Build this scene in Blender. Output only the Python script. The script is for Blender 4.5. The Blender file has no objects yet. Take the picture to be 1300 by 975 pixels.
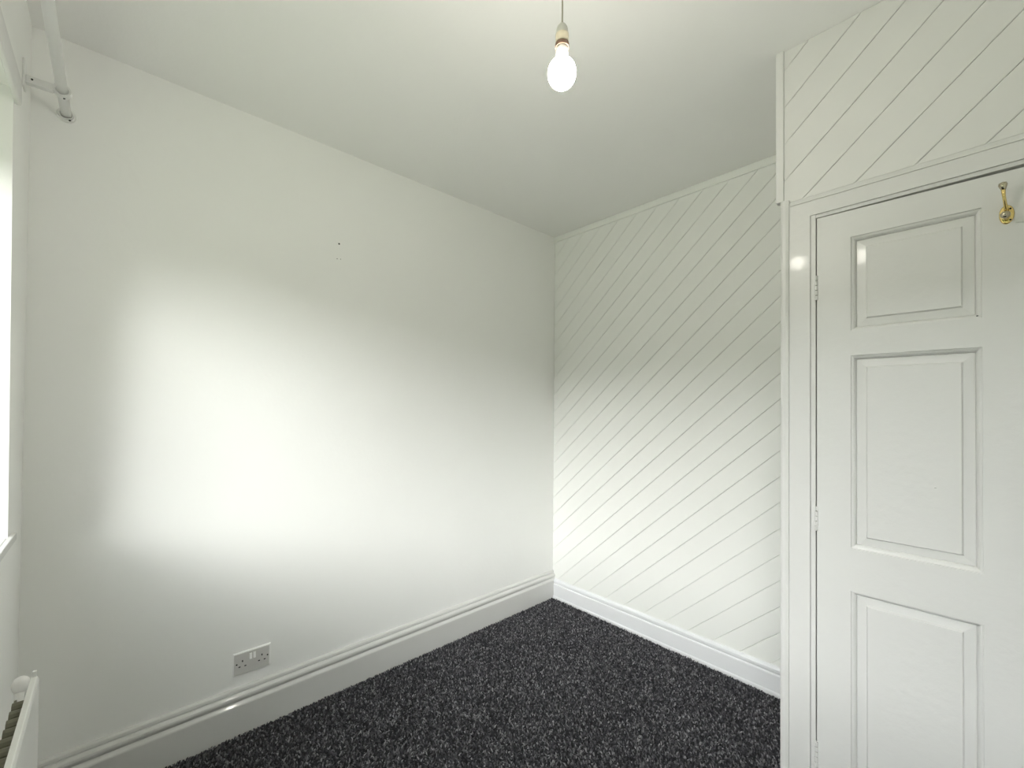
import bpy, bmesh, math, random
import numpy as np
from mathutils import Vector, Matrix

scene = bpy.context.scene
COL = scene.collection
rng = random.Random(7)

# ------------------------------------------------------------------ camera
HC = 1.2908
YAW, PITCH, ROLL, FPX, CY = 0.8257, 0.0119, 0.0082, 548.34, 509.0
cam_data = bpy.data.cameras.new('camera')
cam = bpy.data.objects.new('camera', cam_data)
COL.objects.link(cam)
def _dir(R, F, U):
    c, s = math.cos(YAW), math.sin(YAW)
    return Vector((R*c - F*s, R*s + F*c, U))
_cr, _sr, _cp, _sp = math.cos(ROLL), math.sin(ROLL), math.cos(PITCH), math.sin(PITCH)
v_right = _dir(_cr, -_sp*_sr, _cp*_sr)
v_up = _dir(-_sr, -_sp*_cr, _cp*_cr)
v_fwd = _dir(0, _cp, _sp)
m = Matrix.Identity(4)
for r in range(3):
    m[r][0], m[r][1], m[r][2] = v_right[r], v_up[r], -v_fwd[r]
m[2][3] = HC
cam.matrix_world = m
cam_data.sensor_width = 36.0
cam_data.lens = 36.0*FPX/1300.0
cam_data.shift_y = (CY - 487.5)/1300.0
cam_data.clip_start = 0.01
scene.camera = cam

# ------------------------------------------------------------------ sky and exposure
SKY_STRENGTH = 16.0
BULB_STRENGTH = 205.0
SUN_AZ = 26.0
SUN_EL = 18.0
TURBIDITY = 10.0      # sun hidden behind thin cloud; azimuth from the window normal, degrees
CLOUD = 2.7
GRASS = 1.5  # scales the unseen lawn's colour so more light bounces indoors
SKY_GREY = 0.93
world = bpy.data.worlds.new('hazy_sky')
scene.world = world
world.use_nodes = True
wnt = world.node_tree
bg = wnt.nodes['Background']
_az, _el = math.radians(SUN_AZ), math.radians(SUN_EL)
sun_dir = Vector((math.sin(_az)*math.cos(_el), -math.cos(_az)*math.cos(_el), math.sin(_el)))
sky = wnt.nodes.new('ShaderNodeTexSky')
sky.sky_type = 'HOSEK_WILKIE'
sky.turbidity = TURBIDITY
sky.ground_albedo = 0.2
sky.sun_direction = sun_dir
hsv = wnt.nodes.new('ShaderNodeHueSaturation')
hsv.inputs['Saturation'].default_value = 1.0 - SKY_GREY
wnt.links.new(sky.outputs[0], hsv.inputs['Color'])
wnt.links.new(hsv.outputs[0], bg.inputs[0])
bg.inputs[1].default_value = SKY_STRENGTH
veil = wnt.nodes.new('ShaderNodeBackground')          # even white cloud cover added to the hazy glow
veil.inputs[0].default_value = (0.86, 0.94, 1.0, 1)
veil.inputs[1].default_value = CLOUD
add = wnt.nodes.new('ShaderNodeAddShader')
wnt.links.new(bg.outputs[0], add.inputs[0]); wnt.links.new(veil.outputs[0], add.inputs[1])
wnt.links.new(add.outputs[0], wnt.nodes['World Output'].inputs[0])
sun_data = bpy.data.lights.new('veiled_sun', 'SUN')     # weak sun spread wide by thin cloud
sun_data.energy = 1.0
sun_data.angle = math.radians(18.0)
_az, _el = math.radians(49.0), math.radians(20.0)
sun = bpy.data.objects.new('veiled_sun', sun_data)
COL.objects.link(sun)
sun.rotation_euler = Vector((math.sin(_az)*math.cos(_el), -math.cos(_az)*math.cos(_el), math.sin(_el))).to_track_quat('Z', 'Y').to_euler()
scene.view_settings.view_transform = 'Standard'
scene.view_settings.look = 'None'
scene.view_settings.gamma = 1.0
scene.view_settings.use_curve_mapping = False
scene.view_settings.exposure = 0.05
scene.cycles.max_bounces = 14
scene.cycles.diffuse_bounces = 10
scene.cycles.use_denoising = True

# ------------------------------------------------------------------ measured room
XA, XR = -1.9774, 0.74          # left wall, right wall
YB, YW = 2.222, -0.2006         # boarded back wall, window wall
YC = 1.5851                     # front of the built-in cupboard
H = 2.45
CX0 = -0.438                    # left end of the cupboard front
WIN_X0, WIN_X1, WIN_Z0, WIN_Z1 = -1.735, 0.62, 0.93, 2.10
WALL_T = 0.27
HEDGE_D = 12.0  # distance of the unseen hedge added to cut the low sky
HEDGE_Z = 3.75

# ------------------------------------------------------------------ materials
def nodes_of(name):
    mt = bpy.data.materials.new(name)
    mt.use_nodes = True
    nt = mt.node_tree
    return mt, nt, nt.nodes['Principled BSDF']

def painted(name, color, rough, bump_scale=0.0, bump_strength=0.0, coat=0.0, var=0.02, bump2=None):
    mt, nt, p = nodes_of(name)
    tc = nt.nodes.new('ShaderNodeTexCoord')
    nz = nt.nodes.new('ShaderNodeTexNoise')
    nz.inputs['Scale'].default_value = 3.0
    nz.inputs['Detail'].default_value = 3.0
    nt.links.new(tc.outputs['Object'], nz.inputs['Vector'])
    mix = nt.nodes.new('ShaderNodeMix'); mix.data_type = 'RGBA'
    mix.inputs['A'].default_value = tuple(c*(1-var) for c in color) + (1,)
    mix.inputs['B'].default_value = tuple(min(1, c*(1+var)) for c in color) + (1,)
    nt.links.new(nz.outputs['Fac'], mix.inputs['Factor'])
    nt.links.new(mix.outputs['Result'], p.inputs['Base Color'])
    p.inputs['Roughness'].default_value = rough
    p.inputs['Coat Weight'].default_value = coat
    p.inputs['Coat Roughness'].default_value = 0.07
    if bump_strength:
        n2 = nt.nodes.new('ShaderNodeTexNoise')
        n2.inputs['Scale'].default_value = bump_scale
        n2.inputs['Detail'].default_value = 4.0
        nt.links.new(tc.outputs['Object'], n2.inputs['Vector'])
        b = nt.nodes.new('ShaderNodeBump')
        b.inputs['Strength'].default_value = bump_strength
        b.inputs['Distance'].default_value = 0.004
        nt.links.new(n2.outputs['Fac'], b.inputs['Height'])
        nt.links.new(b.outputs['Normal'], p.inputs['Normal'])
    return mt

def plain(name, color, rough=0.5, metal=0.0):
    mt, nt, p = nodes_of(name)
    p.inputs['Base Color'].default_value = tuple(color) + (1,)
    p.inputs['Roughness'].default_value = rough
    p.inputs['Metallic'].default_value = metal
    return mt

M = {}
M['wall'] = painted('matt_white_wall_paint', (0.875, 0.875, 0.855), 0.75, 60, 0.10, var=0.012)
M['ceiling'] = painted('matt_white_ceiling_paint', (0.885, 0.88, 0.865), 0.85, 80, 0.10, var=0.01)
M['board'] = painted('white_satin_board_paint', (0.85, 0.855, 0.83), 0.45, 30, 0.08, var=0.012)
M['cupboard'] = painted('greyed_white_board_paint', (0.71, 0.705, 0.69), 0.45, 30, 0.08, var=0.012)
M['gloss'] = painted('white_gloss_paint', (0.68, 0.675, 0.665), 0.40, 40, 0.30, coat=0.06, var=0.01)
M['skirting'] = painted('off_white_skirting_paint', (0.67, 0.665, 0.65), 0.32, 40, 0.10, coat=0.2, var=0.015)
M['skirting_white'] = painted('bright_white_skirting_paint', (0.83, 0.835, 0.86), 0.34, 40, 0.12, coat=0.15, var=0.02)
M['metal_white'] = painted('white_enamel', (0.78, 0.78, 0.76), 0.3, var=0.01)
M['pole'] = painted('lit_white_pole_enamel', (0.93, 0.93, 0.92), 0.35, var=0.005)  # raised white stands in for light from the window and bulb
M['fin'] = painted('shaded_olive_fin_metal', (0.16, 0.155, 0.11), 0.6, 90, 0.1, var=0.15)  # dark olive holds the shade the fins sit in
M['plastic'] = plain('white_switch_plastic', (0.90, 0.89, 0.88), 0.35)
M['plate'] = painted('brushed_grey_faceplate', (0.60, 0.585, 0.565), 0.42, 200, 0.05, var=0.03)
M['dark'] = plain('dark_hole', (0.012, 0.012, 0.012), 0.8)
M['brass'] = plain('polished_brass', (0.72, 0.55, 0.22), 0.14, 1.0)
M['brass_ball'] = plain('worn_silvered_brass', (0.50, 0.45, 0.34), 0.12, 1.0)
M['holder_cream'] = plain('aged_cream_bakelite', (0.62, 0.55, 0.42), 0.4)
M['holder_cap'] = plain('aged_white_bakelite', (0.62, 0.60, 0.55), 0.4)
M['holder_ring'] = plain('brown_burnt_ring', (0.10, 0.06, 0.04), 0.45)
M['cord'] = plain('cream_flex', (0.50, 0.45, 0.36), 0.6)
M['rubber'] = plain('backing_felt', (0.02, 0.02, 0.022), 0.95)
M['upvc'] = plain('white_window_frame', (0.85, 0.85, 0.85), 0.3)

def carpet_material():
    mt, nt, p = nodes_of('charcoal_twist_pile')
    g = nt.nodes.new('ShaderNodeNewGeometry')
    ramp = nt.nodes.new('ShaderNodeValToRGB')
    cr = ramp.color_ramp
    cr.elements[0].position = 0.0; cr.elements[0].color = (0.026, 0.026, 0.031, 1)
    cr.elements[1].position = 1.0; cr.elements[1].color = (0.40, 0.39, 0.41, 1)
    for pos, c in ((0.35, (0.055, 0.054, 0.062, 1)), (0.65, (0.105, 0.103, 0.114, 1)), (0.90, (0.20, 0.196, 0.21, 1))):
        e = cr.elements.new(pos); e.color = c
    nt.links.new(g.outputs['Random Per Island'], ramp.inputs['Fac'])
    nt.links.new(ramp.outputs['Color'], p.inputs['Base Color'])
    p.inputs['Roughness'].default_value = 0.9
    p.inputs['Specular IOR Level'].default_value = 0.2
    return mt
M['carpet'] = carpet_material()

def glass_material():
    mt = bpy.data.materials.new('window_glass'); mt.use_nodes = True
    nt = mt.node_tree; nt.nodes.clear()
    out = nt.nodes.new('ShaderNodeOutputMaterial')
    tr = nt.nodes.new('ShaderNodeBsdfTransparent'); tr.inputs[0].default_value = (0.96, 0.97, 0.96, 1)
    gl = nt.nodes.new('ShaderNodeBsdfGlossy'); gl.inputs['Roughness'].default_value = 0.02
    lw = nt.nodes.new('ShaderNodeLayerWeight'); lw.inputs['Blend'].default_value = 0.5     # facing = 1 - |cos|
    pw = nt.nodes.new('ShaderNodeMath'); pw.operation = 'POWER'; pw.inputs[1].default_value = 5.0
    fr = nt.nodes.new('ShaderNodeMath'); fr.operation = 'MULTIPLY_ADD'; fr.inputs[1].default_value = 0.96; fr.inputs[2].default_value = 0.04
    nt.links.new(lw.outputs['Facing'], pw.inputs[0]); nt.links.new(pw.outputs[0], fr.inputs[0])
    mx = nt.nodes.new('ShaderNodeMixShader')
    nt.links.new(fr.outputs[0], mx.inputs[0]); nt.links.new(tr.outputs[0], mx.inputs[1])
    nt.links.new(gl.outputs[0], mx.inputs[2]); nt.links.new(mx.outputs[0], out.inputs[0])
    return mt
M['glass'] = glass_material()

def bulb_material():
    mt, nt, p = nodes_of('lit_pearl_bulb')
    p.inputs['Base Color'].default_value = (0.9, 0.9, 0.88, 1)
    p.inputs['Emission Color'].default_value = (1.0, 0.955, 0.86, 1)
    p.inputs['Emission Strength'].default_value = BULB_STRENGTH
    return mt
M['bulb'] = bulb_material()

def grass_material():
    mt, nt, p = nodes_of('lawn_grass')
    tc = nt.nodes.new('ShaderNodeTexCoord'); nz = nt.nodes.new('ShaderNodeTexNoise')
    nz.inputs['Scale'].default_value = 1.5; nz.inputs['Detail'].default_value = 6
    rp = nt.nodes.new('ShaderNodeValToRGB')
    rp.color_ramp.elements[0].color = (0.172*GRASS, 0.186*GRASS, 0.115*GRASS, 1); rp.color_ramp.elements[1].color = (0.298*GRASS, 0.315*GRASS, 0.21*GRASS, 1)
    nt.links.new(tc.outputs['Object'], nz.inputs['Vector']); nt.links.new(nz.outputs['Fac'], rp.inputs['Fac'])
    nt.links.new(rp.outputs['Color'], p.inputs['Base Color']); p.inputs['Roughness'].default_value = 0.9
    return mt
M['grass'] = grass_material()
M['brick'] = painted('brown_brick', (0.20, 0.15, 0.12), 0.85, 12, 0.3, var=0.2)
M['leaf'] = painted('hedge_leaf', (0.06, 0.10, 0.03), 0.7, var=0.35)

# ------------------------------------------------------------------ mesh helpers
def link(name, bm, mat, parent=None, smooth=False, bevel=0.0, segs=2):
    bmesh.ops.recalc_face_normals(bm, faces=bm.faces[:])
    me = bpy.data.meshes.new(name)
    bm.to_mesh(me); bm.free()
    if smooth:
        for f in me.polygons: f.use_smooth = True
    me.materials.append(mat)
    o = bpy.data.objects.new(name, me)
    COL.objects.link(o)
    if parent is not None: o.parent = parent
    if bevel:
        b = o.modifiers.new('edge', 'BEVEL'); b.width = bevel; b.segments = segs; b.limit_method = 'ANGLE'
        b.angle_limit = math.radians(40)
    return o

def empty(name, loc=(0, 0, 0)):
    o = bpy.data.objects.new(name, None); o.location = loc; o.empty_display_size = 0.05
    COL.objects.link(o); return o

def tag(o, label, cat, group=None):
    o['label'] = label; o['category'] = cat
    if group: o['group'] = group
    return o

def structure(o, label=None, cat=None):
    o['kind'] = 'structure'
    if label: o['label'] = label
    if cat: o['category'] = cat
    return o

def box(bm, x0, x1, y0, y1, z0, z1):
    v = [bm.verts.new(p) for p in ((x0,y0,z0),(x1,y0,z0),(x1,y1,z0),(x0,y1,z0),(x0,y0,z1),(x1,y0,z1),(x1,y1,z1),(x0,y1,z1))]
    for f in ((3,2,1,0),(4,5,6,7),(0,1,5,4),(1,2,6,5),(2,3,7,6),(3,0,4,7)):
        bm.faces.new([v[i] for i in f])

def box_obj(name, ext, mat, parent=None, bevel=0.0):
    bm = bmesh.new(); box(bm, *ext)
    if parent is not None:
        off = world_off(parent)
        bmesh.ops.translate(bm, verts=bm.verts, vec=-off)
    return link(name, bm, mat, parent, bevel=bevel)

def world_off(o):
    v = Vector((0, 0, 0))
    while o is not None:
        v += o.location; o = o.parent
    return v

def at(bm, parent):
    """bring a world-space bmesh into the parent's frame"""
    if parent is not None:
        bmesh.ops.translate(bm, verts=bm.verts, vec=-world_off(parent))
    return bm

def lathe(bm, profile, origin, axis, n=28, cap=True):
    """revolve (radius, along) pairs about an axis from origin"""
    ax = Vector(axis).normalized()
    u = ax.orthogonal().normalized(); w = ax.cross(u)
    rings = []
    for r, t in profile:
        c = Vector(origin) + ax*t
        if r < 1e-6: rings.append([bm.verts.new(c)])
        else: rings.append([bm.verts.new(c + (u*math.cos(2*math.pi*k/n) + w*math.sin(2*math.pi*k/n))*r) for k in range(n)])
    for a, b in zip(rings, rings[1:]):
        for k in range(n):
            k2 = (k+1) % n
            if len(a) == 1 and len(b) == 1: continue
            if len(a) == 1: bm.faces.new((a[0], b[k2], b[k]))
            elif len(b) == 1: bm.faces.new((a[k], a[k2], b[0]))
            else: bm.faces.new((a[k], a[k2], b[k2], b[k]))
    if cap:
        for rg in (rings[0], rings[-1]):
            if len(rg) > 2: bm.faces.new(rg)

def tube(bm, pts, radii, n=16):
    """swept round tube through points with a radius at each"""
    pts = [Vector(p) for p in pts]
    rings = []
    prev = None
    for i, p in enumerate(pts):
        t = (pts[min(i+1, len(pts)-1)] - pts[max(i-1, 0)]).normalized()
        u = t.orthogonal().normalized() if prev is None else (prev - t*prev.dot(t)).normalized()
        prev = u; w = t.cross(u)
        rings.append([bm.verts.new(p + (u*math.cos(2*math.pi*k/n) + w*math.sin(2*math.pi*k/n))*radii[i]) for k in range(n)])
    for a, b in zip(rings, rings[1:]):
        for k in range(n):
            bm.faces.new((a[k], a[(k+1) % n], b[(k+1) % n], b[k]))
    bm.faces.new(rings[0]); bm.faces.new(rings[-1])

def extrude_profile(bm, prof, place, t0, t1):
    """prof: (depth, height) loop; place(depth, height, t) -> xyz"""
    a = [bm.verts.new(place(d, h, t0)) for d, h in prof]
    b = [bm.verts.new(place(d, h, t1)) for d, h in prof]
    n = len(prof)
    for i in range(n):
        bm.faces.new((a[i], a[(i+1) % n], b[(i+1) % n], b[i]))
    bm.faces.new(a); bm.faces.new(b)

def clip_poly(poly, nx, nz, c):
    """keep nx*x + nz*z <= c"""
    out = []
    for i in range(len(poly)):
        p, q = poly[i], poly[(i+1) % len(poly)]
        dp, dq = nx*p[0]+nz*p[1]-c, nx*q[0]+nz*q[1]-c
        if dp <= 0: out.append(p)
        if (dp < 0 < dq) or (dq < 0 < dp):
            t = dp/(dp-dq); out.append((p[0]+(q[0]-p[0])*t, p[1]+(q[1]-p[1])*t))
    return out

# ------------------------------------------------------------------ outside: ground, hedge, house, all unseen and there to shape the light
def outside():
    yo = YW-WALL_T
    bm = bmesh.new(); box(bm, -40, 40, -60, yo, -0.9, -0.45)
    structure(link('ground', bm, M['grass']), 'unseen green lawn outside the window, tuned to bounce light in', 'lawn')
    # unseen lumpy foliage added across the garden to cut low sky light
    g = random.Random(5)
    bm = bmesh.new()
    nx, prof = 120, [(-0.7, -0.45), (-0.9, HEDGE_Z*0.3), (-0.8, HEDGE_Z*0.7), (-0.6, HEDGE_Z*0.93), (-0.2, HEDGE_Z), (0.3, HEDGE_Z), (0.7, HEDGE_Z*0.9), (0.9, HEDGE_Z*0.4), (0.7, -0.45)]
    rows = []
    for i in range(nx+1):
        x = -30+60*i/nx
        rows.append([bm.verts.new((x+g.uniform(-.1, .1), -HEDGE_D-d+g.uniform(-.12, .12), h+(g.uniform(-.15, .15) if h > 0 else 0))) for d, h in prof])
    for p, q in zip(rows, rows[1:]):
        for k in range(len(prof)-1): bm.faces.new((p[k], p[k+1], q[k+1], q[k]))
    bm.faces.new(rows[0]); bm.faces.new(rows[-1])
    added_hedge = link('added_hedge', bm, M['leaf'])
    structure(added_hedge, 'unseen dark green foliage row added to cut the low sky', 'added_hedge')
    # unseen gabled block added well off to the side to cut oblique sky light
    bm = bmesh.new()
    extrude_profile(bm, [(-10.8, -0.45), (-10.8, 5.0), (-5.9, 8.0), (-1.0, 5.0), (-1.0, -0.45)], lambda d, h, t: (t, d, h), 11.5, 21.0)
    structure(link('added_house', bm, M['brick']), 'unseen brick house added off to one side to block sky light', 'house')
outside()

# ------------------------------------------------------------------ room shell
T = 0.12
bm = bmesh.new(); box(bm, XA-T, XR+T, YW-WALL_T, YB+T, -0.10, 0.0)
floor = structure(link('floor', bm, M['rubber']), 'floor under the dark charcoal carpet', 'floor')
bm = bmesh.new(); box(bm, XA-T, XR+T, YW-WALL_T, YB+T, H, H+0.12)
structure(link('ceiling', bm, M['ceiling']), 'plain off-white painted ceiling', 'ceiling')
bm = bmesh.new(); box(bm, XA-T, XA, YW-WALL_T, YB+T, 0, H)
wall_left = structure(link('wall_left', bm, M['wall']), 'plain white painted wall with the double socket', 'wall')
bm = bmesh.new(); box(bm, XA, XR, YB, YB+T, 0, H)
wall_back = structure(link('wall_back', bm, M['board']), 'white wall clad in diagonal boards', 'wall')
bm = bmesh.new(); box(bm, XR, XR+T, YW-WALL_T, YB+T, 0, H)
structure(link('wall_right', bm, M['wall']), 'plain white wall opposite the socket wall', 'wall')
bm = bmesh.new()
extrude_profile(bm, [(XA, 0), (WIN_X0-0.012, 0), (WIN_X0-0.012, WIN_Z0), (WIN_X0+0.050, WIN_Z1), (WIN_X0+0.050, H), (XA, H)],
                lambda d, h, t: (d, t, h), YW-WALL_T, YW)
box(bm, WIN_X1, XR, YW-WALL_T, YW, 0, H)
box(bm, WIN_X0-0.012, WIN_X1, YW-WALL_T, YW, 0, WIN_Z0)
box(bm, WIN_X0+0.050, WIN_X1, YW-WALL_T, YW, WIN_Z1, H)
wall_front = structure(link('wall_front', bm, M['wall']), 'white wall around the window above the radiator', 'wall')

# small holes left in the socket wall
for y, z, r in ((0.745, 2.023, 0.0040), (0.737, 1.953, 0.0020), (0.753, 1.955, 0.0018)):
    bm = bmesh.new(); lathe(bm, [(0, 0.0004), (r*0.6, 0.0006), (r, 0.0002), (r, -0.004)], (XA, y, z), (1, 0, 0), 10, cap=False)
    link('nail_hole', bm, M['dark'], wall_left)

# diagonal boards
def boards(parent, rect, angle, z_at_ref, x_ref, pitch, y_front, thick, kmin, kmax, mat='board', gap=0.0006, cham=0.0014):
    x0, x1, z0, z1 = rect
    tn = math.tan(angle); ca = math.cos(angle); sa = math.sin(angle)
    for k in range(kmin, kmax):
        zl = z_at_ref + k*pitch + gap/ca
        zh = z_at_ref + (k+1)*pitch - gap/ca
        poly = [(x0, z0), (x1, z0), (x1, z1), (x0, z1)]
        # line z = zc + tn*(x-x_ref);  normal (-sa, ca)
        cl = ca*zl - sa*x_ref; chh = ca*zh - sa*x_ref
        poly = clip_poly(poly, -sa, ca, chh)
        if len(poly) >= 3: poly = clip_poly(poly, sa, -ca, -cl)
        if len(poly) < 3: continue
        area = 0.5*abs(sum(poly[i][0]*poly[(i+1) % len(poly)][1]-poly[(i+1) % len(poly)][0]*poly[i][1] for i in range(len(poly))))
        if area < 2e-4: continue
        bm = bmesh.new()
        back = [bm.verts.new((x, y_front+thick, z)) for x, z in poly]
        front = [bm.verts.new((x, y_front, z)) for x, z in poly]
        n = len(poly)
        bm.faces.new(back); bm.faces.new(front)
        for i in range(n): bm.faces.new((back[i], back[(i+1) % n], front[(i+1) % n], front[i]))
        bm.normal_update()
        ed = []
        fs = set(front)
        for e in bm.edges:
            if e.verts[0] in fs and e.verts[1] in fs:
                d = (e.verts[1].co-e.verts[0].co)
                if d.length > 0.02 and abs(abs((d.x*ca+d.z*sa)/d.length)-1) < 1e-3: ed.append(e)
        if ed: bmesh.ops.bevel(bm, geom=ed, offset=cham, segments=1, affect='EDGES', clamp_overlap=True)
        link('board', at(bm, parent), M[mat], parent)

BT = 0.010
boards(wall_back, (XA+0.002, CX0+0.03, 0.118, 2.414), math.radians(42.4), 0.165, -0.615, 0.1165, YB-BT, BT, -2, 34)

# strip under the ceiling on the boarded wall
bm = bmesh.new()
extrude_profile(bm, [(0.0, 2.412), (0.016, 2.412), (0.018, 2.414), (0.018, 2.444), (0.014, H), (0.0, H)],
                lambda d, h, t: (t, YB-d, h), XA, CX0+0.03)
structure(link('trim_1', bm, M['board']), 'narrow white strip along the top of the boarded wall', 'trim')

# skirtings
profA = [(0, 0.181), (0.006, 0.181), (0.012, 0.176), (0.0135, 0.168), (0.011, 0.164), (0.0115, 0.162), (0.017, 0.160),
         (0.0225, 0.154), (0.0235, 0.147), (0.021, 0.139), (0.016, 0.1335), (0.0155, 0.131), (0.018, 0.1275),
         (0.024, 0.121), (0.0255, 0.117), (0.0255, 0), (0, 0)]
bm = bmesh.new(); extrude_profile(bm, profA, lambda d, h, t: (XA+d, t, h), YW, YB-BT)
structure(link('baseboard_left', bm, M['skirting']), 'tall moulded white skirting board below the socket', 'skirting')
profB = [(0, 0.130), (0.006, 0.130), (0.014, 0.127), (0.018, 0.119), (0.0175, 0.108), (0.013, 0.1005), (0.013, 0.098), (0.0185, 0.095),
         (0.0195, 0.092), (0.0195, 0.021), (0.0235, 0.018), (0.025, 0.014), (0.025, 0), (0, 0)]
bm = bmesh.new(); extrude_profile(bm, profB, lambda d, h, t: (t, YB-BT+0.002-d, h), XA+0.0255, CX0+0.03)
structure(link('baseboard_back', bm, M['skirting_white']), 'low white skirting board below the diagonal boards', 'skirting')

# ------------------------------------------------------------------ built-in cupboard front
bm = bmesh.new()
box(bm, CX0, CX0+0.03, YC+0.004, YB, 0, H)                 # side panel
box(bm, CX0, XR, YC+0.012, YC+0.04, 1.93, H)               # behind the boards over the door
box(bm, 0.165, XR, YC+0.004, YC+0.04, 0, 1.93)             # infill right of the door
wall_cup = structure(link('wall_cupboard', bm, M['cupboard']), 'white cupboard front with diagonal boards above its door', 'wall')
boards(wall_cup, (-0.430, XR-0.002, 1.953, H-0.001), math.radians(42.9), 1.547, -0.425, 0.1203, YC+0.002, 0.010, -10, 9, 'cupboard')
# corner bead beside the boards
bm = bmesh.new(); box(bm, -0.4505, -0.4285, YC-0.006, YC+0.020, 1.958, H)
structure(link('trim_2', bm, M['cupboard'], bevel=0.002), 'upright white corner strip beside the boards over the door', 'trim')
# ledge strip below the boards
bm = bmesh.new()
extrude_profile(bm, [(0.0, 1.957), (0.004, 1.957), (0.011, 1.937), (0.011, 1.936), (0.0, 1.936)], lambda d, h, t: (t, YC+0.010-d*1.2, h), -0.430, XR)
structure(link('trim_3', bm, M['gloss']), 'thin white ledge strip between the boards and door frame', 'trim')

# door frame
frame = empty('trim_4', (-0.40, YC, 0)); structure(frame, 'white gloss frame around the cupboard door', 'door frame')
def fpart(name, ext, bevel=0.0):
    return box_obj(name, ext, M['gloss'], frame, bevel)
bm = bmesh.new()
extrude_profile(bm, [(0, 0), (0.022, 0), (0.0255, 0.006), (0.0255, 0.014), (0.022, 0.022), (0, 0.022)],
                lambda d, h, t: (-0.4385+0.0025+h*1.05, YC+0.016-d, t), 0, 1.957)
link('edge_bead', at(bm, frame), M['gloss'], frame, smooth=False)
fpart('jamb', (-0.4125, -0.3565, YC-0.002, YC+0.060, 0, 1.935))
fpart('jamb', (0.112, 0.168, YC-0.002, YC+0.060, 0, 1.935))
fpart('head', (-0.3565, 0.112, YC-0.002, YC+0.060, 1.890, 1.935))
fpart('door_stop', (-0.3555, -0.3430, YC+0.001, YC+0.060, 0, 1.8895))
fpart('door_stop', (0.0935, 0.1115, YC+0.001, YC+0.060, 0, 1.8895))
fpart('door_stop', (-0.3430, 0.0935, YC+0.003, YC+0.060, 1.8795, 1.8895))

# door leaf
DX0, DX1, DZ0, DZ1 = -0.3398, 0.0905, 0.012, 1.8755
PX0, PX1 = -0.2570, 0.0040
DY = YC+0.002
door = empty('door_1', (DX0, DY, 0)); structure(door, 'white gloss three-panel cupboard door with a brass coat hook', 'door')
def dpart(name, ext): return box_obj(name, ext, M['gloss'], door)
panel_z = [(1.5200, 1.7965), (0.8850, 1.4475), (0.2000, 0.7600)]
rails = [(1.7965, DZ1), (1.4475, 1.5200), (0.7600, 0.8850), (DZ0, 0.2000)]
for z0, z1 in rails[1:]: dpart('rail', (PX0, PX1, DY, DY+0.034, z0, z1))
def sloped_top(name, x0, x1, z0):
    zt = lambda x: DZ1+0.001-0.006*(x-DX0)/(DX1-DX0)
    bm = bmesh.new()
    extrude_profile(bm, [(x0, z0), (x1, z0), (x1, zt(x1)), (x0, zt(x0))], lambda d, h, t: (d, t, h), DY, DY+0.034)
    link(name, at(bm, door), M['gloss'], door)
sloped_top('stile', DX0, PX0, DZ0); sloped_top('stile', PX1, DX1, DZ0); sloped_top('rail', PX0, PX1, rails[0][0])
def rect_ring(bm, loops):
    """loops: list of (x0,x1,z0,z1,y) nested rectangles, skinned together and the last one filled"""
    vs = []
    for x0, x1, z0, z1, y in loops:
        vs.append([bm.verts.new(p) for p in ((x0, y, z0), (x1, y, z0), (x1, y, z1), (x0, y, z1))])
    for a, b in zip(vs, vs[1:]):
        for i in range(4): bm.faces.new((a[i], a[(i+1) % 4], b[(i+1) % 4], b[i]))
    return vs
for z0, z1 in panel_z:
    def L(i, y): return (PX0+i, PX1-i, z0+i, z1-i, DY+y)
    bm = bmesh.new()
    vs = rect_ring(bm, [L(0.010, 0.0175), L(0.0130, 0.0150), L(0.0335, 0.0125), L(0.0362, 0.0075), L(0.0370, 0.0070)])
    bm.faces.new(vs[-1])
    pn = link('panel', at(bm, door), M['gloss'], door)
    bm = bmesh.new()
    prof = [L(0, 0.0), L(0.0006, 0.0040), L(0.0030, 0.0042), L(0.0065, 0.0060), L(0.0095, 0.0100), L(0.0112, 0.0155), L(0.0118, 0.0180), L(0.0, 0.0180), L(0, 0.0)]
    rect_ring(bm, prof[:-1])
    link('moulding', at(bm, door), M['gloss'], pn).location = (0, 0, 0)
# hinges: five painted knuckles each
for zt in (1.7000, 0.9935, 0.2790):
    hg = bpy.data.objects.new('hinge', None); COL.objects.link(hg); hg.parent = door
    hg.empty_display_size = 0.02
    hg.location = (-0.3415-DX0, 0, zt-0.0765)
    for k in range(5):
        bm = bmesh.new()
        lathe(bm, [(0.0036, 0.0006), (0.0046, 0.0014), (0.0046, 0.0136), (0.0036, 0.0144)], (0, -0.0010, k*0.0153), (0, 0, 1), 14)
        link('knuckle', bm, M['gloss'], hg, smooth=False)
# painted-over plate mark beside the hook, and two paint flaws
bm = bmesh.new(); box(bm, 0.058, 0.085, DY-0.0008, DY+0.002, 1.738, 1.777)
link('painted_plate', at(bm, door), M['gloss'], door, bevel=0.0006)
bm = bmesh.new(); lathe(bm, [(0, 0.0015), (0.0018, 0.0012), (0.0030, 0)], (-0.0810, DY+0.0070, 1.085), (0, -1, 0), 9, cap=False)
link('paint_blister', at(bm, door), M['gloss'], door, smooth=True)
bm = bmesh.new(); box(bm, -0.0060, -0.0025, DY+0.004, DY+0.009, 1.526, 1.528)
link('paint_chip', at(bm, door), M['dark'], door)

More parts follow.
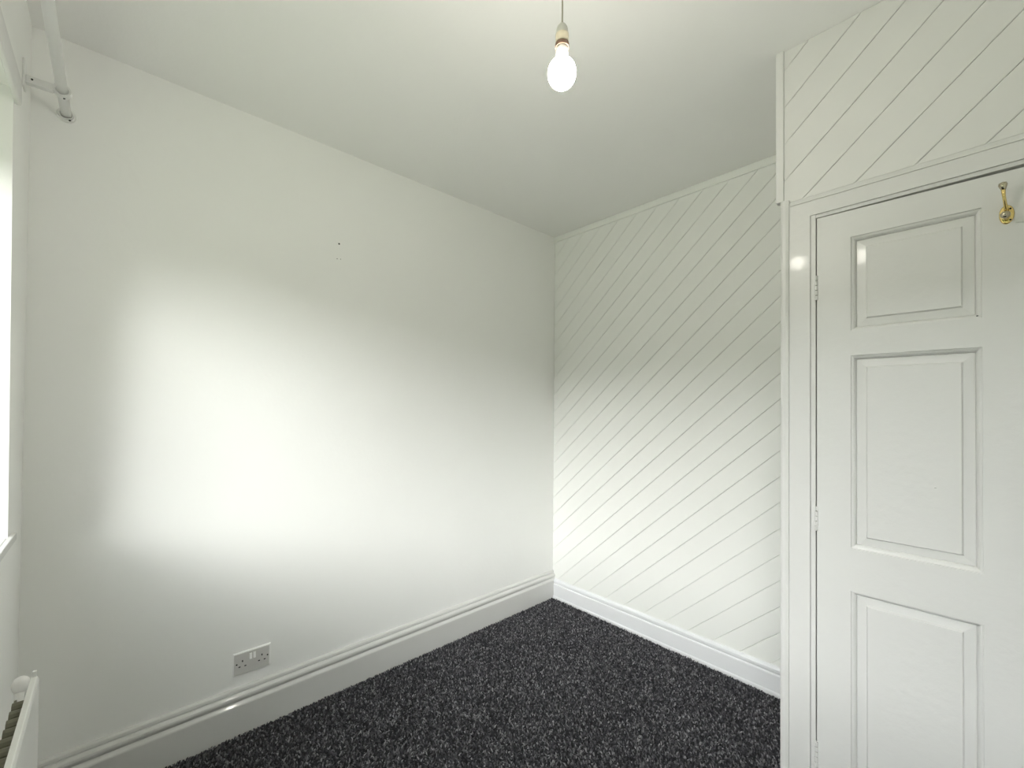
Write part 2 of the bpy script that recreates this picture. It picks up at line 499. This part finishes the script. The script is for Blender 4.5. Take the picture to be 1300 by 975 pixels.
# ------------------------------------------------------------------ carpet pile
def carpet():
    g = np.random.default_rng(3)
    sp = 0.0066
    xs = np.arange(XA+0.028, XR-0.01, sp); ys = np.arange(YW+0.005, YB-0.036, sp)
    X, Y = np.meshgrid(xs, ys); X = X.ravel(); Y = Y.ravel()
    keep = ~((X > CX0-0.008) & (Y > YC-0.010))
    X, Y = X[keep], Y[keep]; n = len(X)
    X = X + g.uniform(-1, 1, n)*sp*0.45; Y = Y + g.uniform(-1, 1, n)*sp*0.45
    X = np.maximum(X, XA+0.029)
    ang = g.uniform(0, 2*np.pi, n); lean = g.uniform(0.001, 0.0075, n); hgt = g.uniform(0.007, 0.0125, n)
    patch = 0.5+0.5*np.sin(X*5.1+1.3*np.sin(Y*3.7))*np.sin(Y*4.3+1.1*np.sin(X*2.9))
    lean = lean*(0.6+0.8*patch)
    dxl, dyl = np.cos(ang)*lean, np.sin(ang)*lean
    r0 = g.uniform(0.0024, 0.0038, n)
    V = np.zeros((n, 7, 3), np.float32)
    for k in range(3):
        a = ang + 2*np.pi*k/3
        V[:, k] = np.stack([X+np.cos(a)*r0, Y+np.sin(a)*r0, np.full(n, 0.0005)], 1)
        V[:, 3+k] = np.stack([X+dxl*0.55+np.cos(a+0.5)*r0*1.05, Y+dyl*0.55+np.sin(a+0.5)*r0*1.05, hgt*0.72], 1)
    V[:, 6] = np.stack([X+dxl*1.4, Y+dyl*1.4, hgt], 1)
    tri = []
    for k in range(3):
        k2 = (k+1) % 3
        tri += [(k, k2, 3+k2), (k, 3+k2, 3+k), (3+k, 3+k2, 6)]
    tri = np.array(tri, np.int32)
    F = (tri[None] + (np.arange(n, dtype=np.int32)*7)[:, None, None]).reshape(-1)
    me = bpy.data.meshes.new('carpet_pile')
    me.vertices.add(n*7); me.vertices.foreach_set('co', V.reshape(-1))
    nf = n*len(tri)
    me.loops.add(nf*3); me.loops.foreach_set('vertex_index', F)
    me.polygons.add(nf); me.polygons.foreach_set('loop_start', np.arange(nf, dtype=np.int32)*3)
    try: me.polygons.foreach_set('loop_total', np.full(nf, 3, np.int32))
    except Exception: pass
    me.update(calc_edges=True); me.validate()
    me.materials.append(M['carpet'])
    o = bpy.data.objects.new('carpet_pile', me); COL.objects.link(o)
    o['kind'] = 'stuff'
    tag(o, 'charcoal twist-pile carpet with pale flecks covering the floor', 'carpet')
carpet()

# ------------------------------------------------------------------ window
win = empty('window_1', ((WIN_X0+WIN_X1)/2, YW-0.2, WIN_Z0)); structure(win, 'white framed window above the radiator', 'window')
FY0, FY1 = YW-0.235, YW-0.175
def wpart(name, ext, mat='upvc', bevel=0.003): return box_obj(name, ext, M[mat], win, bevel)
GX0, GX1, GZ0, GZ1 = WIN_X0+0.05, WIN_X1-0.05, WIN_Z0+0.075, 1.955
wpart('frame_side', (WIN_X0, GX0, FY0, FY1, WIN_Z0, WIN_Z1))
wpart('frame_side', (GX1, WIN_X1, FY0, FY1, WIN_Z0, WIN_Z1))
wpart('frame_bottom', (GX0, GX1, FY0, FY1, WIN_Z0, GZ0))
wpart('frame_head', (GX0, GX1, FY0, FY1, GZ1, WIN_Z1))
xm = (GX0+GX1)/2
wpart('mullion', (xm-0.03, xm+0.03, FY0, FY1, GZ0, GZ1))
wpart('pane', (GX0, xm-0.03, FY0+0.026, FY0+0.030, GZ0, GZ1), 'glass', 0)
wpart('pane', (xm+0.03, GX1, FY0+0.026, FY0+0.030, GZ0, GZ1), 'glass', 0)
bm = bmesh.new()
box(bm, WIN_X0+0.001, WIN_X1-0.001, FY1, YW, WIN_Z0-0.02, WIN_Z0+0.004)
box(bm, WIN_X0-0.058, WIN_X1+0.08, YW, YW+0.011, WIN_Z0-0.016, WIN_Z0+0.004)
link('window_sill', at(bm, win), M['gloss'], win, bevel=0.002)

# ------------------------------------------------------------------ curtain pole, bracket, end socket, batten
PYL, PZL = YW+0.077, 2.207
bm = bmesh.new(); lathe(bm, [(0.0125, 0), (0.0125, 2.60)], (XA+0.006, PYL, PZL), (1, 0, 0), 32)
pole = link('curtain_pole', bm, M['pole'], smooth=True)
for f in pole.data.polygons: f.use_smooth = len(f.vertices) == 4
tag(pole, 'round white curtain pole running across above the window', 'curtain pole')

sk = empty('pole_socket', (XA, PYL, PZL)); tag(sk, 'round white cup holding the pole end on the left wall', 'pole socket')
bm = bmesh.new(); lathe(bm, [(0.0225, 0.0), (0.0225, 0.003), (0.020, 0.005), (0.0175, 0.005)], (0, 0, 0), (1, 0, 0), 32)
link('flange', bm, M['metal_white'], sk)
bm = bmesh.new()
lathe(bm, [(0.0165, 0.004), (0.0165, 0.012), (0.0155, 0.013), (0.0140, 0.013), (0.0140, 0.004)], (0, 0, 0), (1, 0, 0), 32, cap=False)
link('cup', bm, M['metal_white'], sk)
bm = bmesh.new(); lathe(bm, [(0.0030, 0), (0.0030, 0.002), (0, 0.0024)], (0.0085, 0.008, -0.0150), (0, 0.45, -0.9), 10, cap=False)
link('grub_screw', bm, M['dark'], sk)

bk = empty('pole_bracket', (-1.830, YW, PZL)); tag(bk, 'white screwed bracket arm carrying the curtain pole', 'bracket')
bm = bmesh.new(); box(bm, -0.020, 0.020, 0.0, 0.005, -0.030, 0.048); link('back_plate', bm, M['metal_white'], bk, bevel=0.0015)
bm = bmesh.new(); box(bm, -0.010, 0.010, 0.005, 0.060, -0.013, 0.009); link('arm', bm, M['metal_white'], bk, bevel=0.003)
bm = bmesh.new()
lathe(bm, [(0.0190, -0.010), (0.0195, -0.009), (0.0195, 0.009), (0.0190, 0.010), (0.0140, 0.010), (0.0140, -0.010), (0.0190, -0.010)], (0, PYL-YW, 0), (1, 0, 0), 32, cap=False)
link('ring', bm, M['metal_white'], bk)
for loc, ax in (((0.0105, 0.018, -0.002), (1, 0, 0)), ((0.0, PYL-YW+0.004, -0.0195), (0, 0.2, -1))):
    bm = bmesh.new(); lathe(bm, [(0.0026, 0), (0.0026, 0.0012), (0, 0.0014)], loc, ax, 10, cap=False)
    link('screw', bm, M['dark'], bk)

bm = bmesh.new(); box(bm, -1.705, 0.70, YW, YW+0.013, 2.066, 2.132)
tag(link('curtain_batten', bm, M['gloss'], bevel=0.005, segs=3), 'white painted batten fixed flat along the top of the window', 'batten')

# ------------------------------------------------------------------ radiator
RY1 = YW+0.087; RZ1 = 0.680; RX0 = -1.430; RX1 = -0.30
rad = empty('radiator', ((RX0+RX1)/2, YW, 0.13)); tag(rad, 'white panel radiator with top fins coloured dark for shade under the window', 'radiator')
bm = bmesh.new()
extrude_profile(bm, [(0, 0.13), (0.010, 0.13), (0.0125, 0.135), (0.0125, RZ1-0.008), (0.010, RZ1-0.001), (0.008, RZ1), (0.0, RZ1)],
                lambda d, h, t: (t, RY1-0.0125+d, h), RX0, RX1)
link('front_panel', at(bm, rad), M['metal_white'], rad)
bm = bmesh.new(); box(bm, RX0+0.012, RX1-0.012, YW+0.052, YW+0.056, 0.16, RZ1-0.035)
link('back_plate', at(bm, rad), M['fin'], rad)
bm = bmesh.new(); box(bm, RX0-0.004, RX0+0.004, RY1-0.010, RY1-0.004, RZ1, RZ1+0.012)
link('corner_tab', at(bm, rad), M['metal_white'], rad)
nf = int((RX1-RX0-0.10)/0.033)
fin_me = None
for k in range(nf):
    xc = RX0+0.075+k*0.033
    if fin_me is None:
        bm = bmesh.new()
        tube_pts = [(-0.0115, 0), (-0.011, 0.005), (-0.007, 0.010), (0, 0.012), (0.007, 0.010), (0.011, 0.005), (0.0115, 0)]
        loop = [(x, z) for x, z in tube_pts] + [(x*0.86, z-0.0015) for x, z in reversed(tube_pts)]
        prof = [(x, z) for x, z in tube_pts] + [(0.0115, -0.48), (-0.0115, -0.48)]
        a = [bm.verts.new((x, -0.0095, z)) for x, z in prof]; b = [bm.verts.new((x, 0.0095, z)) for x, z in prof]
        for i in range(len(prof)): bm.faces.new((a[i], a[(i+1) % len(prof)], b[(i+1) % len(prof)], b[i]))
        bm.faces.new(a); bm.faces.new(b)
        fo = link('fin', bm, M['fin'], rad); fin_me = fo.data
    else:
        fo = bpy.data.objects.new('fin', fin_me); COL.objects.link(fo); fo.parent = rad
    fo.location = Vector((xc, YW+0.065, RZ1-0.024)) - world_off(rad)
valve = empty('radiator_valve', (-1.555, YW+0.045, 0.0)); tag(valve, 'rounded white valve head at the end of the radiator', 'radiator valve')
bm = bmesh.new()
ax = Vector((-0.25, 0.10, 1.0)).normalized()
lathe(bm, [(0.009, 0.0), (0.0118, 0.003), (0.0143, 0.010), (0.0150, 0.018), (0.0137, 0.026), (0.0092, 0.031), (0.0043, 0.0335), (0, 0.034)], (0, 0, 0.600), ax, 28)
link('valve_head', bm, M['plastic'], valve, smooth=True)
bm = bmesh.new(); tube(bm, [(0, 0, 0.013), (0, 0, 0.56), (0, 0, 0.602)], [0.0075, 0.0075, 0.009]); link('pipe', bm, M['metal_white'], valve, smooth=True)
bm = bmesh.new(); tube(bm, [(0, 0, 0.565), (0.06, 0.012, 0.565), (0.124, 0.030, 0.565)], [0.010, 0.009, 0.009]); link('tail', bm, M['metal_white'], valve, smooth=True)

# ------------------------------------------------------------------ double socket
SY0, SY1, SZ0, SZ1 = 0.3565, 0.4875, 0.2280, 0.3140
so = empty('double_socket', (XA, (SY0+SY1)/2, SZ0)); tag(so, 'brushed grey double power socket with white switches on the left wall', 'power socket')
bm = bmesh.new()
def sq(i, x): return [bm.verts.new((XA+x, y, z)) for y, z in ((SY0+i, SZ0+i), (SY1-i, SZ0+i), (SY1-i, SZ1-i), (SY0+i, SZ1-i))]
ls = [sq(0, 0), sq(0, 0.0045), sq(0.001, 0.0055)]
for a, b in zip(ls, ls[1:]):
    for i in range(4): bm.faces.new((a[i], a[(i+1) % 4], b[(i+1) % 4], b[i]))
bm.faces.new(ls[-1])
link('back_box', at(bm, so), M['plastic'], so)
bm = bmesh.new(); box(bm, XA+0.0055, XA+0.0082, SY0+0.0025, SY1-0.0065, SZ0+0.0025, SZ1-0.004)
link('faceplate', at(bm, so), M['plate'], so, bevel=0.0006)
fx = XA+0.0082
for y0, y1 in ((0.4105, 0.4200), (0.4235, 0.4330)):
    bm = bmesh.new()
    v = [bm.verts.new(p) for p in ((fx-0.001, y0, 0.2790), (fx-0.001, y1, 0.2790), (fx-0.001, y1, 0.3020), (fx-0.001, y0, 0.3020),
                                   (fx+0.0045, y0+0.0006, 0.2796), (fx+0.0045, y1-0.0006, 0.2796), (fx+0.0018, y1-0.0006, 0.3014), (fx+0.0018, y0+0.0006, 0.3014))]
    for f in ((0,1,5,4),(1,2,6,5),(2,3,7,6),(3,0,4,7),(4,5,6,7),(0,1,2,3)): bm.faces.new([v[i] for i in f])
    link('switch', at(bm, so), M['plastic'], so)
def slot(yc, zc, w, h):
    bm = bmesh.new(); box(bm, fx-0.003, fx+0.0003, yc-w/2, yc+w/2, zc-h/2, zc+h/2)
    link('pin_slot', at(bm, so), M['dark'], so)
for yc in (0.3870, 0.4548):
    slot(yc, 0.2800, 0.0042, 0.0072); slot(yc-0.0100, 0.2600, 0.0066, 0.0042); slot(yc+0.0100, 0.2590, 0.0066, 0.0042)
for yc in (0.3675, 0.4750):
    bm = bmesh.new(); lathe(bm, [(0.0030, -0.001), (0.0030, 0.0004), (0, 0.0005)], (fx, yc, 0.2720), (1, 0, 0), 12, cap=False)
    link('fixing_screw', at(bm, so), M['dark'], so)

# ------------------------------------------------------------------ coat hook
hk = empty('coat_hook', (0.045, DY, 1.741)); tag(hk, 'polished brass coat hook with ball ends on the door', 'coat hook')
bm = bmesh.new()
lathe(bm, [(0.0125, 0.0), (0.0125, 0.0020), (0.0112, 0.0036), (0.0080, 0.0046), (0, 0.0050)], (0, 0, 0), (0, -1, 0), 28)
for v in bm.verts: v.co.z *= 1.85; v.co.z += 0.0240
link('rose', bm, M['brass'], hk, smooth=True)
bm = bmesh.new()
tube(bm, [(0, -0.004, 0.030), (-0.001, -0.013, 0.037), (-0.003, -0.022, 0.047), (-0.005, -0.030, 0.062), (-0.006, -0.034, 0.076)], [0.0042, 0.0036, 0.0031, 0.0031, 0.0040])
link('upper_arm', bm, M['brass'], hk, smooth=True)
bm = bmesh.new()
lathe(bm, [(0, -0.0120), (0.0040, -0.0110), (0.0066, -0.004), (0.0080, 0.001), (0.0066, 0.006), (0, 0.0085)], (-0.0065, -0.0345, 0.086), (-0.1, -0.15, 1), 20)
link('upper_ball', bm, M['brass_ball'], hk, smooth=True)
bm = bmesh.new()
tube(bm, [(0, -0.004, 0.020), (-0.001, -0.012, 0.012), (-0.002, -0.022, 0.009), (-0.003, -0.030, 0.012)], [0.0040, 0.0036, 0.0034, 0.0040])
link('lower_arm', bm, M['brass'], hk, smooth=True)
bm = bmesh.new(); bmesh.ops.create_uvsphere(bm, u_segments=20, v_segments=12, radius=0.0088)
bmesh.ops.translate(bm, verts=bm.verts, vec=(-0.003, -0.033, 0.015))
link('lower_ball', bm, M['brass_ball'], hk, smooth=True)
for zz in (0.036, 0.009):
    bm = bmesh.new(); lathe(bm, [(0.0020, 0.003), (0.0020, 0.0052), (0, 0.0056)], (0.006, 0, zz), (0, -1, 0), 10, cap=False)
    link('screw', bm, M['dark'], hk)

# ------------------------------------------------------------------ pendant bulb
BX, BY = -0.6075, 0.6985
pd = empty('pendant_light', (BX, BY, H)); tag(pd, 'bare lit bulb in a cream lamp holder hanging from the ceiling', 'pendant light')
bm = bmesh.new(); lathe(bm, [(0.038, 0), (0.038, -0.008), (0.030, -0.020), (0.014, -0.028), (0, -0.029)], (0, 0, 0), (0, 0, 1), 32)
link('ceiling_rose', bm, M['holder_cap'], pd, smooth=True)
bm = bmesh.new(); tube(bm, [(0, 0, -0.02), (0.0008, 0, -0.15), (0, 0, -0.345)], [0.0016]*3, 10)
link('cord', bm, M['cord'], pd, smooth=True)
z = lambda w: w-H
hd = bpy.data.objects.new('lamp_holder', None); COL.objects.link(hd); hd.parent = pd; hd.empty_display_size = 0.03
bm = bmesh.new(); lathe(bm, [(0.0132, z(2.089)), (0.0137, z(2.092)), (0.0132, z(2.098)), (0.0112, z(2.106)), (0.0080, z(2.111)), (0.0040, z(2.1145)), (0, z(2.115))], (0, 0, 0), (0, 0, 1), 28)
link('cap', bm, M['holder_cap'], hd, smooth=True)
bm = bmesh.new(); lathe(bm, [(0.0136, z(2.0705)), (0.0142, z(2.072)), (0.0142, z(2.089)), (0.0132, z(2.091))], (0, 0, 0), (0, 0, 1), 28)
link('body', bm, M['holder_cream'], hd, smooth=False)
bm = bmesh.new(); lathe(bm, [(0.0128, z(2.062)), (0.0148, z(2.062)), (0.0148, z(2.0705)), (0.0128, z(2.0705)), (0.0128, z(2.062))], (0, 0, 0), (0, 0, 1), 28, cap=False)
link('shade_ring', bm, M['holder_ring'], hd, smooth=False)
bm = bmesh.new(); lathe(bm, [(0.0112, z(2.076)), (0.0112, z(2.062)), (0.0124, z(2.060)), (0.0130, z(2.046)), (0.0134, z(2.036))], (0, 0, 0), (0, 0, 1), 28)
link('bulb_collar', bm, M['plastic'], pd, smooth=True)
bm = bmesh.new()
prof = []
for k in range(0, 17):
    a = math.radians(26 + (180-26)*k/16)
    prof.append((0.0300*math.sin(a) if k < 16 else 0.0, z(2.0070) + 0.0320*math.cos(a)))
lathe(bm, prof, (0, 0, 0), (0, 0, 1), 36, cap=False)
link('bulb', bm, M['bulb'], pd, smooth=True)
